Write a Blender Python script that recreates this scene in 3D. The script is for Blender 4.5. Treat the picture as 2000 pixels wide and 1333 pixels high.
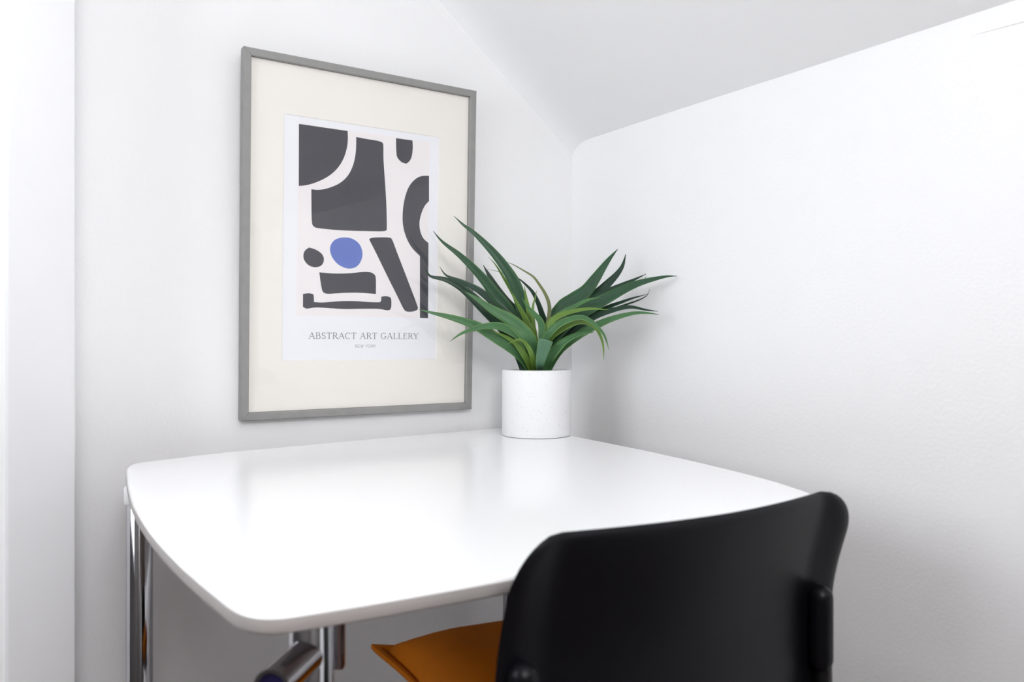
import bpy, bmesh, math, random
from mathutils import Vector, Matrix

# ------------------------------------------------------------------ scene, camera, light
scene = bpy.context.scene
col = scene.collection
for o in list(bpy.data.objects):
    bpy.data.objects.remove(o)

scene.view_settings.view_transform = 'Standard'
scene.view_settings.look = 'None'
scene.view_settings.gamma = 1.0
scene.view_settings.use_curve_mapping = False
scene.view_settings.exposure = 0.84

YAW = math.atan2(2457.0, 2000 * 28 / 36.0)           # angle between the picture wall and the view axis
cam_data = bpy.data.cameras.new('camera')
cam_data.lens = 28.0
cam_data.sensor_width = 36.0
cam_data.clip_start = 0.05
cam_data.dof.use_dof = True
cam_data.dof.focus_distance = 1.75
cam_data.dof.aperture_fstop = 6.3
cam = bpy.data.objects.new('camera', cam_data)
cam.location = (-1.201, -1.615, 0.949)
cam.rotation_euler = (math.pi / 2, 0, -(math.pi / 2 - YAW))
col.objects.link(cam)
scene.camera = cam

world = bpy.data.worlds.new('daylight')
scene.world = world
world.use_nodes = True
bg = world.node_tree.nodes['Background']
bg.inputs['Color'].default_value = (0.78, 0.87, 1.0, 1)
bg.inputs['Strength'].default_value = 1.0

# added fill light outside a made-up window in the far wall, left of the camera
wl = bpy.data.lights.new('added_window_fill', 'AREA')
wl.shape = 'RECTANGLE'
wl.size, wl.size_y = 1.00, 1.00
wl.energy = 8.5
wl.color = (0.97, 0.985, 1.0)
wlo = bpy.data.objects.new('added_window_fill', wl)
wlo.location = (-2.42, -0.75, 1.45)
wlo.rotation_euler = (math.radians(90), 0, math.radians(-90))         # shines along +X, into the room
col.objects.link(wlo)


# ------------------------------------------------------------------ helpers
def nodes_of(m):
    m.use_nodes = True
    return m.node_tree.nodes, m.node_tree.links


def mat(name, color, rough=0.5, metal=0.0, spec=0.5, coat=0.0, bump=0.0, bump_scale=60.0, mottle=0.0, mottle_scale=8.0,
        sheen=0.0):
    m = bpy.data.materials.new(name)
    n, l = nodes_of(m)
    b = n['Principled BSDF']
    b.inputs['Base Color'].default_value = (*color, 1)
    b.inputs['Roughness'].default_value = rough
    b.inputs['Metallic'].default_value = metal
    b.inputs['Specular IOR Level'].default_value = spec
    b.inputs['Coat Weight'].default_value = coat
    b.inputs['Coat Roughness'].default_value = 0.04
    if sheen:
        b.inputs['Sheen Weight'].default_value = sheen
    tc = n.new('ShaderNodeTexCoord')
    if bump:
        t = n.new('ShaderNodeTexNoise')
        t.inputs['Scale'].default_value = bump_scale
        t.inputs['Detail'].default_value = 4
        l.new(tc.outputs['Object'], t.inputs['Vector'])
        bn = n.new('ShaderNodeBump')
        bn.inputs['Strength'].default_value = bump
        bn.inputs['Distance'].default_value = 0.002
        l.new(t.outputs['Fac'], bn.inputs['Height'])
        l.new(bn.outputs['Normal'], b.inputs['Normal'])
    if mottle:
        t = n.new('ShaderNodeTexNoise')
        t.inputs['Scale'].default_value = mottle_scale
        t.inputs['Detail'].default_value = 5
        l.new(tc.outputs['Object'], t.inputs['Vector'])
        r = n.new('ShaderNodeValToRGB')
        r.color_ramp.elements[0].position = 0.3
        r.color_ramp.elements[1].position = 0.7
        r.color_ramp.elements[0].color = (*[c * (1 - mottle) for c in color], 1)
        r.color_ramp.elements[1].color = (*[min(1, c * (1 + mottle)) for c in color], 1)
        l.new(t.outputs['Fac'], r.inputs['Fac'])
        l.new(r.outputs['Color'], b.inputs['Base Color'])
    return m


ORIGIN = {}


def thing(name, label, cat, loc, group=None):
    o = bpy.data.objects.new(name, None)
    o.empty_display_size = 0.05
    o.location = loc
    col.objects.link(o)
    o['label'] = label
    o['category'] = cat
    if group:
        o['group'] = group
    ORIGIN[o.name] = Vector(loc)
    return o


def build(name, verts, faces, material, parent=None, smooth=35, label=None):
    """one mesh object from world-space vertices"""
    off = ORIGIN[parent.name] if parent else Vector((0, 0, 0))
    me = bpy.data.meshes.new(name)
    me.from_pydata([tuple(Vector(v) - off) for v in verts], [], faces)
    bm = bmesh.new()
    bm.from_mesh(me)
    bmesh.ops.remove_doubles(bm, verts=bm.verts, dist=1e-6)
    bmesh.ops.recalc_face_normals(bm, faces=bm.faces)
    bm.to_mesh(me)
    bm.free()
    me.materials.append(material)
    if smooth:
        for p in me.polygons:
            p.use_smooth = True
        me.set_sharp_from_angle(angle=math.radians(smooth))
    o = bpy.data.objects.new(name, me)
    col.objects.link(o)
    if parent:
        o.parent = parent
    ORIGIN[o.name] = off
    if label:
        o['label'] = label
    return o


def struct(o):
    o['kind'] = 'structure'
    return o


class MB:
    """collects world-space shapes for one mesh"""
    def __init__(self):
        self.v, self.f = [], []

    def add(self, vs, fs):
        k = len(self.v)
        self.v += [Vector(a) for a in vs]
        self.f += [tuple(i + k for i in f) for f in fs]
        return self

    def box(self, x0, x1, y0, y1, z0, z1):
        vs = [(x, y, z) for z in (z0, z1) for y in (y0, y1) for x in (x0, x1)]
        return self.add(vs, [(0, 2, 3, 1), (4, 5, 7, 6), (0, 1, 5, 4), (2, 6, 7, 3), (0, 4, 6, 2), (1, 3, 7, 5)])

    def bevel_box(self, x0, x1, y0, y1, z0, z1, r, seg=3):
        bm = bmesh.new()
        bmesh.ops.create_cube(bm, size=1)
        for v in bm.verts:
            v.co = Vector(((x0 + x1) / 2 + v.co.x * (x1 - x0), (y0 + y1) / 2 + v.co.y * (y1 - y0), (z0 + z1) / 2 + v.co.z * (z1 - z0)))
        bmesh.ops.bevel(bm, geom=bm.edges[:], offset=r, segments=seg, profile=0.5, affect='EDGES')
        bm.verts.index_update()
        self.add([v.co.copy() for v in bm.verts], [tuple(v.index for v in f.verts) for f in bm.faces])
        bm.free()
        return self

    def tube(self, pts, radii, seg=20, caps=True):
        pts = [Vector(p) for p in pts]
        if not isinstance(radii, (list, tuple)):
            radii = [radii] * len(pts)
        n = len(pts)
        vs, fs = [], []
        ref = None
        for i, p in enumerate(pts):
            t = (pts[min(i + 1, n - 1)] - pts[max(i - 1, 0)]).normalized()
            if ref is None:
                ref = t.orthogonal().normalized()
            ref = (ref - t * ref.dot(t)).normalized()
            b = t.cross(ref)
            for k in range(seg):
                a = 2 * math.pi * k / seg
                vs.append(p + (ref * math.cos(a) + b * math.sin(a)) * radii[i])
        for i in range(n - 1):
            for k in range(seg):
                k2 = (k + 1) % seg
                fs.append((i * seg + k, i * seg + k2, (i + 1) * seg + k2, (i + 1) * seg + k))
        if caps:
            fs.append(tuple(range(seg))[::-1])
            fs.append(tuple((n - 1) * seg + k for k in range(seg)))
        return self.add(vs, fs)

    def lathe(self, cx, cy, prof, seg=64):
        """profile of (radius, z); closes on the axis when radius is 0"""
        vs, fs = [], []
        for r, z in prof:
            for k in range(seg):
                a = 2 * math.pi * k / seg
                vs.append((cx + max(r, 1e-5) * math.cos(a), cy + max(r, 1e-5) * math.sin(a), z))
        for i in range(len(prof) - 1):
            for k in range(seg):
                k2 = (k + 1) % seg
                fs.append((i * seg + k, i * seg + k2, (i + 1) * seg + k2, (i + 1) * seg + k))
        return self.add(vs, fs)

    def done(self, name, material, parent=None, smooth=35, label=None):
        return build(name, self.v, self.f, material, parent, smooth, label)


def catmull(P, per=8, closed=False):
    P = [Vector(p) for p in P]
    n = len(P)
    out = []
    rng = n if closed else n - 1
    for i in range(rng):
        if closed:
            a, b, c, d = P[i - 1], P[i], P[(i + 1) % n], P[(i + 2) % n]
        else:
            a, b, c, d = P[max(i - 1, 0)], P[i], P[i + 1], P[min(i + 2, n - 1)]
        for k in range(per):
            t = k / per
            out.append(0.5 * ((2 * b) + (c - a) * t + (2 * a - 5 * b + 4 * c - d) * t * t + (3 * b - a - 3 * c + d) * t ** 3))
    if not closed:
        out.append(P[-1])
    return out


# ------------------------------------------------------------------ materials
M = {}
M['wall'] = mat('white wall paint', (0.94, 0.94, 0.942), 0.55, bump=0.22, bump_scale=150)
M['ceiling'] = mat('white ceiling paint', (0.94, 0.94, 0.942), 0.65, bump=0.15, bump_scale=90)
M['gloss_trim'] = mat('white satin trim paint', (0.82, 0.82, 0.83), 0.6, bump=0.08, bump_scale=30)
M['dark_wall'] = mat('dark grey brown paint', (0.10, 0.092, 0.088), 0.7, bump=0.1, bump_scale=120)
M['floor'] = mat('dark brown floor', (0.075, 0.036, 0.028), 0.45, mottle=0.35, mottle_scale=6)
M['table'] = mat('white gloss laminate', (0.935, 0.935, 0.94), 0.22, coat=0.15)
M['edge_shade'] = mat('warm grey edge shade', (0.40, 0.37, 0.355), 0.35)  # shade of the tabletop's edge put into the colour
M['chrome'] = mat('chrome', (0.50, 0.50, 0.52), 0.10, metal=1.0, bump=0.05, bump_scale=40)
M['white_plastic'] = mat('white plastic', (0.8, 0.8, 0.8), 0.4)
M['black_plastic'] = mat('black plastic', (0.004, 0.004, 0.0055), 0.36, spec=0.17, bump=0.05, bump_scale=700)
M['black_tube'] = mat('black powder coat', (0.007, 0.007, 0.008), 0.30, spec=0.4)
M['frame_grey'] = mat('grey painted frame', (0.30, 0.295, 0.285), 0.45, mottle=0.05, mottle_scale=40)
M['backing'] = mat('brown backing board', (0.25, 0.17, 0.10), 0.9)
M['mat_cream'] = mat('cream mount board', (0.93, 0.90, 0.84), 0.85, bump=0.05, bump_scale=400)
M['paper'] = mat('cool white paper', (0.92, 0.922, 0.955), 0.8)
M['paper_pink'] = mat('warm white print', (0.93, 0.885, 0.885), 0.8)
M['ink'] = mat('charcoal ink', (0.066, 0.065, 0.078), 0.75, mottle=0.04, mottle_scale=30)
M['ink_blue'] = mat('blue ink', (0.135, 0.20, 0.56), 0.75)
M['ink_grey'] = mat('grey lettering ink', (0.16, 0.16, 0.18), 0.8)
M['cushion'] = mat('burnt orange velvet', (0.42, 0.115, 0.002), 0.85, spec=0.12, mottle=0.10, mottle_scale=9, bump=0.2, bump_scale=300)
M['soil'] = mat('dark soil', (0.02, 0.016, 0.012), 0.95, bump=1.0, bump_scale=90)


def pot_material():
    m = bpy.data.materials.new('speckled white ceramic')
    n, l = nodes_of(m)
    b = n['Principled BSDF']
    b.inputs['Roughness'].default_value = 0.55
    tc = n.new('ShaderNodeTexCoord')
    v = n.new('ShaderNodeTexVoronoi')
    v.inputs['Scale'].default_value = 130
    l.new(tc.outputs['Object'], v.inputs['Vector'])
    r = n.new('ShaderNodeValToRGB')
    r.color_ramp.elements[0].position = 0.10
    r.color_ramp.elements[0].color = (0.66, 0.66, 0.65, 1)
    r.color_ramp.elements[1].position = 0.17
    r.color_ramp.elements[1].color = (0.86, 0.86, 0.87, 1)
    l.new(v.outputs['Distance'], r.inputs['Fac'])
    l.new(r.outputs['Color'], b.inputs['Base Color'])
    return m


def leaf_material(name, blade, edge):
    """blade colour with a paler margin; UV.x runs across the blade"""
    m = bpy.data.materials.new(name)
    n, l = nodes_of(m)
    b = n['Principled BSDF']
    b.inputs['Roughness'].default_value = 0.42
    b.inputs['Specular IOR Level'].default_value = 0.4
    uv = n.new('ShaderNodeUVMap')
    sp = n.new('ShaderNodeSeparateXYZ')
    l.new(uv.outputs['UV'], sp.inputs['Vector'])
    r = n.new('ShaderNodeValToRGB')
    e = r.color_ramp.elements
    e[0].position, e[0].color = 0.0, (*edge, 1)
    e[1].position, e[1].color = 1.0, (*edge, 1)
    for pos, c in ((0.10, blade), (0.48, [x * 0.9 for x in blade]), (0.5, [x * 1.25 for x in blade]), (0.52, [x * 0.9 for x in blade]), (0.90, blade)):
        k = e.new(pos)
        k.color = (*c, 1)
    l.new(sp.outputs['X'], r.inputs['Fac'])
    w = n.new('ShaderNodeTexNoise')
    w.inputs['Scale'].default_value = 35
    tc = n.new('ShaderNodeTexCoord')
    l.new(tc.outputs['Object'], w.inputs['Vector'])
    mx = n.new('ShaderNodeMix')
    mx.data_type = 'RGBA'
    mx.blend_type = 'MULTIPLY'
    mx.inputs['Factor'].default_value = 0.35
    l.new(r.outputs['Color'], mx.inputs['A'])
    l.new(w.outputs['Fac'], mx.inputs['B'])
    l.new(mx.outputs['Result'], b.inputs['Base Color'])
    return m


M['pot'] = pot_material()
LEAF_MATS = [
    leaf_material('dark green blade', (0.026, 0.092, 0.040), (0.10, 0.24, 0.075)),
    leaf_material('deep green blade', (0.012, 0.046, 0.024), (0.035, 0.10, 0.035)),
    leaf_material('grey green blade', (0.055, 0.105, 0.075), (0.10, 0.20, 0.09)),
    leaf_material('mid green blade', (0.075, 0.205, 0.075), (0.20, 0.36, 0.09)),
    leaf_material('young yellow green blade', (0.15, 0.285, 0.045), (0.28, 0.42, 0.08)),
    leaf_material('olive runner', (0.20, 0.24, 0.09), (0.26, 0.27, 0.14)),
    leaf_material('pale green blade', (0.11, 0.24, 0.14), (0.17, 0.32, 0.13)),
]


def glass_material():
    """clear pane: mostly see-through, mirrors by Fresnel"""
    m = bpy.data.materials.new('clear glass')
    n, l = nodes_of(m)
    n.remove(n['Principled BSDF'])
    t = n.new('ShaderNodeBsdfTransparent')
    g = n.new('ShaderNodeBsdfGlossy')
    g.inputs['Roughness'].default_value = 0.0
    fr = n.new('ShaderNodeFresnel')
    fr.inputs['IOR'].default_value = 1.5
    geo = n.new('ShaderNodeNewGeometry')
    inv = n.new('ShaderNodeMath')                       # only the outer faces of the pane mirror
    inv.operation = 'SUBTRACT'
    inv.inputs[0].default_value = 1.0
    l.new(geo.outputs['Backfacing'], inv.inputs[1])
    mul = n.new('ShaderNodeMath')
    mul.operation = 'MULTIPLY'
    l.new(fr.outputs['Fac'], mul.inputs[0])
    l.new(inv.outputs['Value'], mul.inputs[1])
    mx = n.new('ShaderNodeMixShader')
    l.new(mul.outputs['Value'], mx.inputs['Fac'])
    l.new(t.outputs['BSDF'], mx.inputs[1])
    l.new(g.outputs['BSDF'], mx.inputs[2])
    l.new(mx.outputs['Shader'], n['Material Output'].inputs['Surface'])
    return m


M['glass'] = glass_material()
M['lamp'] = bpy.data.materials.new('fill lantern glow')  # glow of the added lantern
_n, _l = nodes_of(M['lamp'])
_n['Principled BSDF'].inputs['Base Color'].default_value = (0.9, 0.9, 0.88, 1)
_n['Principled BSDF'].inputs['Emission Color'].default_value = (0.985, 0.985, 1.0, 1)
_n['Principled BSDF'].inputs['Emission Strength'].default_value = 9.8

# ------------------------------------------------------------------ measured outlines (metres)
ART_SHAPES = {
    'S1': [(0.1119, 0.5939), (0.2145, 0.5941), (0.2157, 0.5746), (0.2123, 0.5519), (0.2036, 0.5286), (0.1889, 0.5079), (0.1694, 0.4915), (0.1437, 0.4778), (0.1247, 0.4715), (0.1128, 0.4696)],
    'S2': [(0.2335, 0.5843), (0.2553, 0.5831), (0.2848, 0.5829), (0.2929, 0.5801), (0.2951, 0.5754), (0.2948, 0.5493), (0.2989, 0.5040), (0.3031, 0.4552), (0.3052, 0.4061), (0.3046, 0.3945), (0.2997, 0.3919), (0.2751, 0.3901), (0.2069, 0.3866), (0.1511, 0.3872), (0.1446, 0.3899), (0.1398, 0.3957), (0.1387, 0.4655), (0.1551, 0.4652), (0.1762, 0.4718), (0.1991, 0.4836), (0.2156, 0.4997), (0.2255, 0.5184), (0.2313, 0.5383), (0.2337, 0.5610)],
    'S3': [(0.3237, 0.5940), (0.3625, 0.5943), (0.3638, 0.5811), (0.3623, 0.5609), (0.3570, 0.5486), (0.3486, 0.5420), (0.3388, 0.5431), (0.3290, 0.5502), (0.3249, 0.5579)],
    'S4': [(0.4038, 0.5221), (0.3851, 0.5201), (0.3704, 0.5117), (0.3559, 0.4952), (0.3471, 0.4726), (0.3420, 0.4456), (0.3413, 0.4189), (0.3432, 0.4062), (0.3460, 0.3941), (0.3540, 0.3754), (0.3658, 0.3586), (0.3844, 0.3438), (0.3864, 0.2076), (0.4062, 0.2069), (0.4048, 0.3735), (0.3908, 0.3832), (0.3839, 0.3987), (0.3818, 0.4127), (0.3828, 0.4256), (0.3881, 0.4429), (0.3954, 0.4571), (0.4047, 0.4664)],
    'S5': [(0.2696, 0.3766), (0.3121, 0.3802), (0.3178, 0.3765), (0.3276, 0.3527), (0.3473, 0.3083), (0.3672, 0.2633), (0.3814, 0.2300), (0.3795, 0.2246), (0.3678, 0.2204), (0.3543, 0.2202), (0.3477, 0.2239), (0.3367, 0.2447), (0.3057, 0.2994), (0.2791, 0.3481), (0.2649, 0.3722)],
    'S6': [(0.2088, 0.3734), (0.2282, 0.3720), (0.2444, 0.3613), (0.2511, 0.3447), (0.2495, 0.3293), (0.2414, 0.3152), (0.2290, 0.3085), (0.2148, 0.3078), (0.1972, 0.3147), (0.1849, 0.3274), (0.1788, 0.3420), (0.1801, 0.3554), (0.1896, 0.3677)],
    'S7': [(0.1353, 0.3469), (0.1488, 0.3442), (0.1625, 0.3361), (0.1673, 0.3264), (0.1654, 0.3164), (0.1593, 0.3094), (0.1458, 0.3065), (0.1323, 0.3114), (0.1239, 0.3224), (0.1234, 0.3338), (0.1280, 0.3422)],
    'S8': [(0.1571, 0.2974), (0.1904, 0.2960), (0.2255, 0.2986), (0.2506, 0.3028), (0.2687, 0.3033), (0.2779, 0.2989), (0.2817, 0.2932), (0.2818, 0.2567), (0.2620, 0.2581), (0.2332, 0.2582), (0.1979, 0.2561), (0.1771, 0.2534), (0.1674, 0.2551), (0.1633, 0.2599), (0.1596, 0.2797)],
    'S9': [(0.1236, 0.2520), (0.1362, 0.2544), (0.1447, 0.2520), (0.1464, 0.2478), (0.1465, 0.2362), (0.1635, 0.2350), (0.1980, 0.2393), (0.2334, 0.2409), (0.2695, 0.2388), (0.2916, 0.2394), (0.2945, 0.2436), (0.2941, 0.2512), (0.3026, 0.2532), (0.3139, 0.2518), (0.3177, 0.2477), (0.3180, 0.2285), (0.3143, 0.2232), (0.3068, 0.2220), (0.2918, 0.2255), (0.2515, 0.2247), (0.2123, 0.2228), (0.1774, 0.2244), (0.1500, 0.2254), (0.1366, 0.2228), (0.1299, 0.2220), (0.1238, 0.2258)],
}
LEAVES = [
    (0, 0.0210, 0.20, [(-0.2361, -0.1783, 0.8678), (-0.2437, -0.1757, 0.9512), (-0.2594, -0.1692, 1.0211), (-0.2739, -0.1630, 1.0719), (-0.2958, -0.1522, 1.1115), (-0.3206, -0.1397, 1.1455), (-0.3520, -0.1237, 1.1804), (-0.3736, -0.1126, 1.1988), (-0.3912, -0.1038, 1.2172)]),
    (0, 0.0199, 0.20, [(-0.2474, -0.1712, 0.8678), (-0.2611, -0.1596, 0.9791), (-0.2832, -0.1487, 1.0179), (-0.3058, -0.1389, 1.0455), (-0.3277, -0.1302, 1.0763), (-0.3526, -0.1202, 1.1057), (-0.3824, -0.1082, 1.1349), (-0.4151, -0.0951, 1.1616), (-0.4338, -0.0886, 1.1840)]),
    (1, 0.0259, 0.10, [(-0.2333, -0.1801, 0.8678), (-0.2323, -0.1524, 0.9625), (-0.2556, -0.1386, 1.0042), (-0.2751, -0.1272, 1.0324), (-0.2916, -0.1176, 1.0616), (-0.3054, -0.1099, 1.0897), (-0.3181, -0.1027, 1.1155)]),
    (2, 0.0167, 0.50, [(-0.2399, -0.1759, 0.8678), (-0.2491, -0.1677, 0.9624), (-0.2731, -0.1535, 0.9924), (-0.3024, -0.1375, 1.0257), (-0.3376, -0.1185, 1.0589), (-0.3726, -0.0994, 1.0786), (-0.3998, -0.0847, 1.0907), (-0.4127, -0.0784, 1.1093)]),
    (1, 0.0198, 0.30, [(-0.2512, -0.1688, 0.8678), (-0.2746, -0.1579, 0.9435), (-0.3059, -0.1432, 0.9900), (-0.3482, -0.1236, 1.0362), (-0.3784, -0.1100, 1.0645), (-0.4083, -0.0962, 1.0807), (-0.4380, -0.0824, 1.0880), (-0.4486, -0.0793, 1.1086)]),
    (3, 0.0236, 0.20, [(-0.2295, -0.1825, 0.8678), (-0.2524, -0.2065, 0.9217), (-0.2742, -0.2176, 0.9522), (-0.2920, -0.2093, 0.9759), (-0.3124, -0.1994, 0.9952), (-0.3434, -0.1842, 1.0144), (-0.3745, -0.1697, 1.0377), (-0.3960, -0.1599, 1.0525)]),
    (3, 0.0173, 0.30, [(-0.2446, -0.1729, 0.8678), (-0.2504, -0.1777, 0.8892), (-0.2729, -0.1779, 0.9160), (-0.3027, -0.1758, 0.9392), (-0.3345, -0.1652, 0.9620), (-0.3647, -0.1525, 0.9815), (-0.4099, -0.1341, 0.9974), (-0.4551, -0.1166, 1.0089), (-0.4771, -0.1086, 1.0152)]),
    (3, 0.0149, 0.40, [(-0.2352, -0.1789, 0.8678), (-0.2602, -0.2005, 0.9239), (-0.2852, -0.2088, 0.9522), (-0.3045, -0.2031, 0.9684), (-0.3332, -0.1943, 0.9800), (-0.3617, -0.1858, 0.9799), (-0.3872, -0.1791, 0.9734), (-0.4130, -0.1734, 0.9638), (-0.4362, -0.1700, 0.9480)]),
    (4, 0.0108, 0.30, [(-0.2380, -0.1771, 0.8678), (-0.2638, -0.1960, 0.9075), (-0.2871, -0.1958, 0.9392), (-0.3048, -0.1913, 0.9533), (-0.3222, -0.1867, 0.9619), (-0.3431, -0.1816, 0.9705)]),
    (4, 0.0086, 0.30, [(-0.2342, -0.1795, 0.8678), (-0.2672, -0.2208, 0.9134), (-0.2810, -0.2220, 0.9393), (-0.2963, -0.2200, 0.9511), (-0.3110, -0.2172, 0.9490), (-0.3273, -0.2152, 0.9416)]),
    (4, 0.0143, 0.30, [(-0.2305, -0.1819, 0.8678), (-0.2464, -0.1955, 0.9512), (-0.2547, -0.1902, 1.0062), (-0.2603, -0.1867, 1.0391), (-0.2640, -0.1843, 1.0677)]),
    (4, 0.0098, 0.60, [(-0.2286, -0.1831, 0.8678), (-0.2519, -0.2038, 0.9730), (-0.2538, -0.2026, 1.0200), (-0.2501, -0.2050, 1.0397), (-0.2473, -0.2067, 1.0572)]),
    (4, 0.0089, 0.30, [(-0.2333, -0.1801, 0.8678), (-0.2385, -0.1678, 0.9568), (-0.2633, -0.1547, 1.0349), (-0.2881, -0.1419, 1.0838), (-0.3051, -0.1333, 1.1148), (-0.3188, -0.1260, 1.1314)]),
    (4, 0.0142, 0.70, [(-0.2314, -0.1813, 0.8678), (-0.2509, -0.1963, 0.9589), (-0.2601, -0.1923, 0.9852), (-0.2702, -0.1878, 1.0092), (-0.2823, -0.1823, 1.0321), (-0.2926, -0.1781, 1.0550)]),
    (5, 0.0067, 0.30, [(-0.2230, -0.1866, 0.8678), (-0.2126, -0.1911, 0.9624), (-0.2062, -0.1937, 1.0014), (-0.2048, -0.1936, 1.0259), (-0.2109, -0.1887, 1.0494), (-0.2225, -0.1800, 1.0729), (-0.2333, -0.1721, 1.0897), (-0.2506, -0.1598, 1.1032), (-0.2698, -0.1462, 1.1167), (-0.2844, -0.1359, 1.1224)]),
    (5, 0.0034, 0.30, [(-0.2333, -0.1801, 0.8678), (-0.2275, -0.1615, 0.9794), (-0.2522, -0.1479, 1.0636), (-0.2716, -0.1365, 1.0905), (-0.2890, -0.1262, 1.0994), (-0.3015, -0.1187, 1.1038), (-0.3150, -0.1106, 1.1060)]),
    (1, 0.0112, 0.40, [(-0.2286, -0.1831, 0.8678), (-0.2134, -0.1845, 0.9791), (-0.2169, -0.1837, 1.0070), (-0.2323, -0.1766, 1.0493), (-0.2511, -0.1667, 1.0737), (-0.2718, -0.1557, 1.0925)]),
    (3, 0.0151, 0.30, [(-0.2239, -0.1860, 0.8678), (-0.2410, -0.2206, 0.9240), (-0.2459, -0.2278, 0.9620), (-0.2514, -0.2282, 0.9890), (-0.2671, -0.2225, 1.0093), (-0.2806, -0.2176, 1.0243), (-0.2905, -0.2149, 1.0403)]),
    (6, 0.0321, 0.00, [(-0.2248, -0.1854, 0.8678), (-0.2530, -0.2267, 0.8939), (-0.2574, -0.2388, 0.9136), (-0.2567, -0.2453, 0.9308), (-0.2564, -0.2542, 0.9522)]),
    (1, 0.0155, 0.30, [(-0.2361, -0.1783, 0.8678), (-0.2454, -0.1842, 0.9125), (-0.2529, -0.1795, 0.9435), (-0.2604, -0.1748, 0.9678), (-0.2679, -0.1700, 0.9899)]),
    (1, 0.0179, 0.20, [(-0.2418, -0.1747, 0.8678), (-0.2505, -0.1555, 0.9344), (-0.2714, -0.1467, 0.9736), (-0.2942, -0.1369, 1.0036), (-0.3179, -0.1265, 1.0257)]),
    (1, 0.0179, 0.20, [(-0.2155, -0.1914, 0.8678), (-0.1846, -0.1883, 0.9434), (-0.1529, -0.2114, 0.9883), (-0.1206, -0.2426, 1.0238), (-0.0893, -0.2743, 1.0545), (-0.0679, -0.2966, 1.0728)]),
    (0, 0.0324, 0.10, [(-0.2211, -0.1878, 0.8678), (-0.1966, -0.1858, 0.9681), (-0.1736, -0.2018, 1.0163), (-0.1540, -0.2166, 1.0374), (-0.1337, -0.2322, 1.0575), (-0.1191, -0.2443, 1.0830), (-0.1064, -0.2551, 1.1073), (-0.0955, -0.2645, 1.1272), (-0.0820, -0.2759, 1.1481)]),
    (1, 0.0280, 0.20, [(-0.2192, -0.1890, 0.8678), (-0.1797, -0.1872, 0.9659), (-0.1350, -0.2211, 1.0220), (-0.1069, -0.2451, 1.0554), (-0.0912, -0.2592, 1.0765), (-0.0789, -0.2704, 1.0941), (-0.0704, -0.2792, 1.1128), (-0.0670, -0.2854, 1.1370)]),
    (1, 0.0200, 0.30, [(-0.2173, -0.1902, 0.8678), (-0.1811, -0.1930, 0.9625), (-0.1482, -0.2238, 1.0161), (-0.1166, -0.2572, 1.0467), (-0.0857, -0.2905, 1.0681), (-0.0660, -0.3127, 1.0807), (-0.0497, -0.3318, 1.0922)]),
    (1, 0.0145, 0.30, [(-0.2173, -0.1902, 0.8678), (-0.1707, -0.1882, 0.9626), (-0.1254, -0.2306, 1.0186), (-0.0872, -0.2717, 1.0514), (-0.0611, -0.3004, 1.0662), (-0.0475, -0.3164, 1.0768), (-0.0420, -0.3249, 1.0886)]),
    (0, 0.0240, 0.10, [(-0.2192, -0.1890, 0.8678), (-0.2129, -0.2033, 0.9346), (-0.1936, -0.2256, 0.9765), (-0.1676, -0.2494, 1.0060), (-0.1429, -0.2709, 1.0245), (-0.1186, -0.2926, 1.0417), (-0.0963, -0.3131, 1.0577), (-0.0743, -0.3336, 1.0703), (-0.0524, -0.3540, 1.0786), (-0.0309, -0.3744, 1.0846), (-0.0156, -0.3889, 1.0853)]),
    (1, 0.0132, 0.30, [(-0.2211, -0.1878, 0.8678), (-0.2115, -0.1974, 0.9124), (-0.1831, -0.2242, 0.9601), (-0.1475, -0.2591, 0.9984), (-0.1197, -0.2871, 1.0200), (-0.0999, -0.3074, 1.0307), (-0.0814, -0.3270, 1.0401), (-0.0624, -0.3475, 1.0473)]),
    (1, 0.0077, 0.30, [(-0.2211, -0.1878, 0.8678), (-0.2042, -0.1966, 0.9178), (-0.1641, -0.2264, 0.9679), (-0.1241, -0.2648, 1.0053), (-0.0851, -0.3033, 1.0257), (-0.0625, -0.3267, 1.0374), (-0.0524, -0.3380, 1.0470), (-0.0501, -0.3434, 1.0598)]),
    (1, 0.0152, 0.30, [(-0.2173, -0.1902, 0.8678), (-0.2001, -0.2100, 0.9291), (-0.1749, -0.2390, 0.9677), (-0.1493, -0.2702, 0.9971), (-0.1220, -0.3036, 1.0129), (-0.0977, -0.3345, 1.0199), (-0.0784, -0.3607, 1.0141), (-0.0630, -0.3826, 1.0105)]),
    (3, 0.0162, 0.30, [(-0.2145, -0.1920, 0.8678), (-0.1986, -0.2174, 0.9214), (-0.1751, -0.2502, 0.9567), (-0.1431, -0.2886, 0.9837), (-0.1168, -0.3225, 0.9995), (-0.0918, -0.3567, 1.0076), (-0.0681, -0.3912, 1.0038)]),
    (3, 0.0137, 0.30, [(-0.2258, -0.1848, 0.8678), (-0.2400, -0.2153, 0.9239), (-0.2442, -0.2443, 0.9597), (-0.2331, -0.2637, 0.9810), (-0.2196, -0.2848, 0.9925), (-0.2056, -0.3066, 0.9974), (-0.1950, -0.3253, 0.9898), (-0.1883, -0.3420, 0.9760), (-0.1844, -0.3585, 0.9583), (-0.1873, -0.3749, 0.9326)]),
    (4, 0.0106, 0.30, [(-0.2230, -0.1866, 0.8678), (-0.2331, -0.2283, 0.9436), (-0.2205, -0.2572, 0.9716), (-0.1988, -0.2906, 0.9873), (-0.1835, -0.3157, 0.9817), (-0.1780, -0.3324, 0.9647), (-0.1799, -0.3480, 0.9396), (-0.1896, -0.3616, 0.9109)]),
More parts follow.
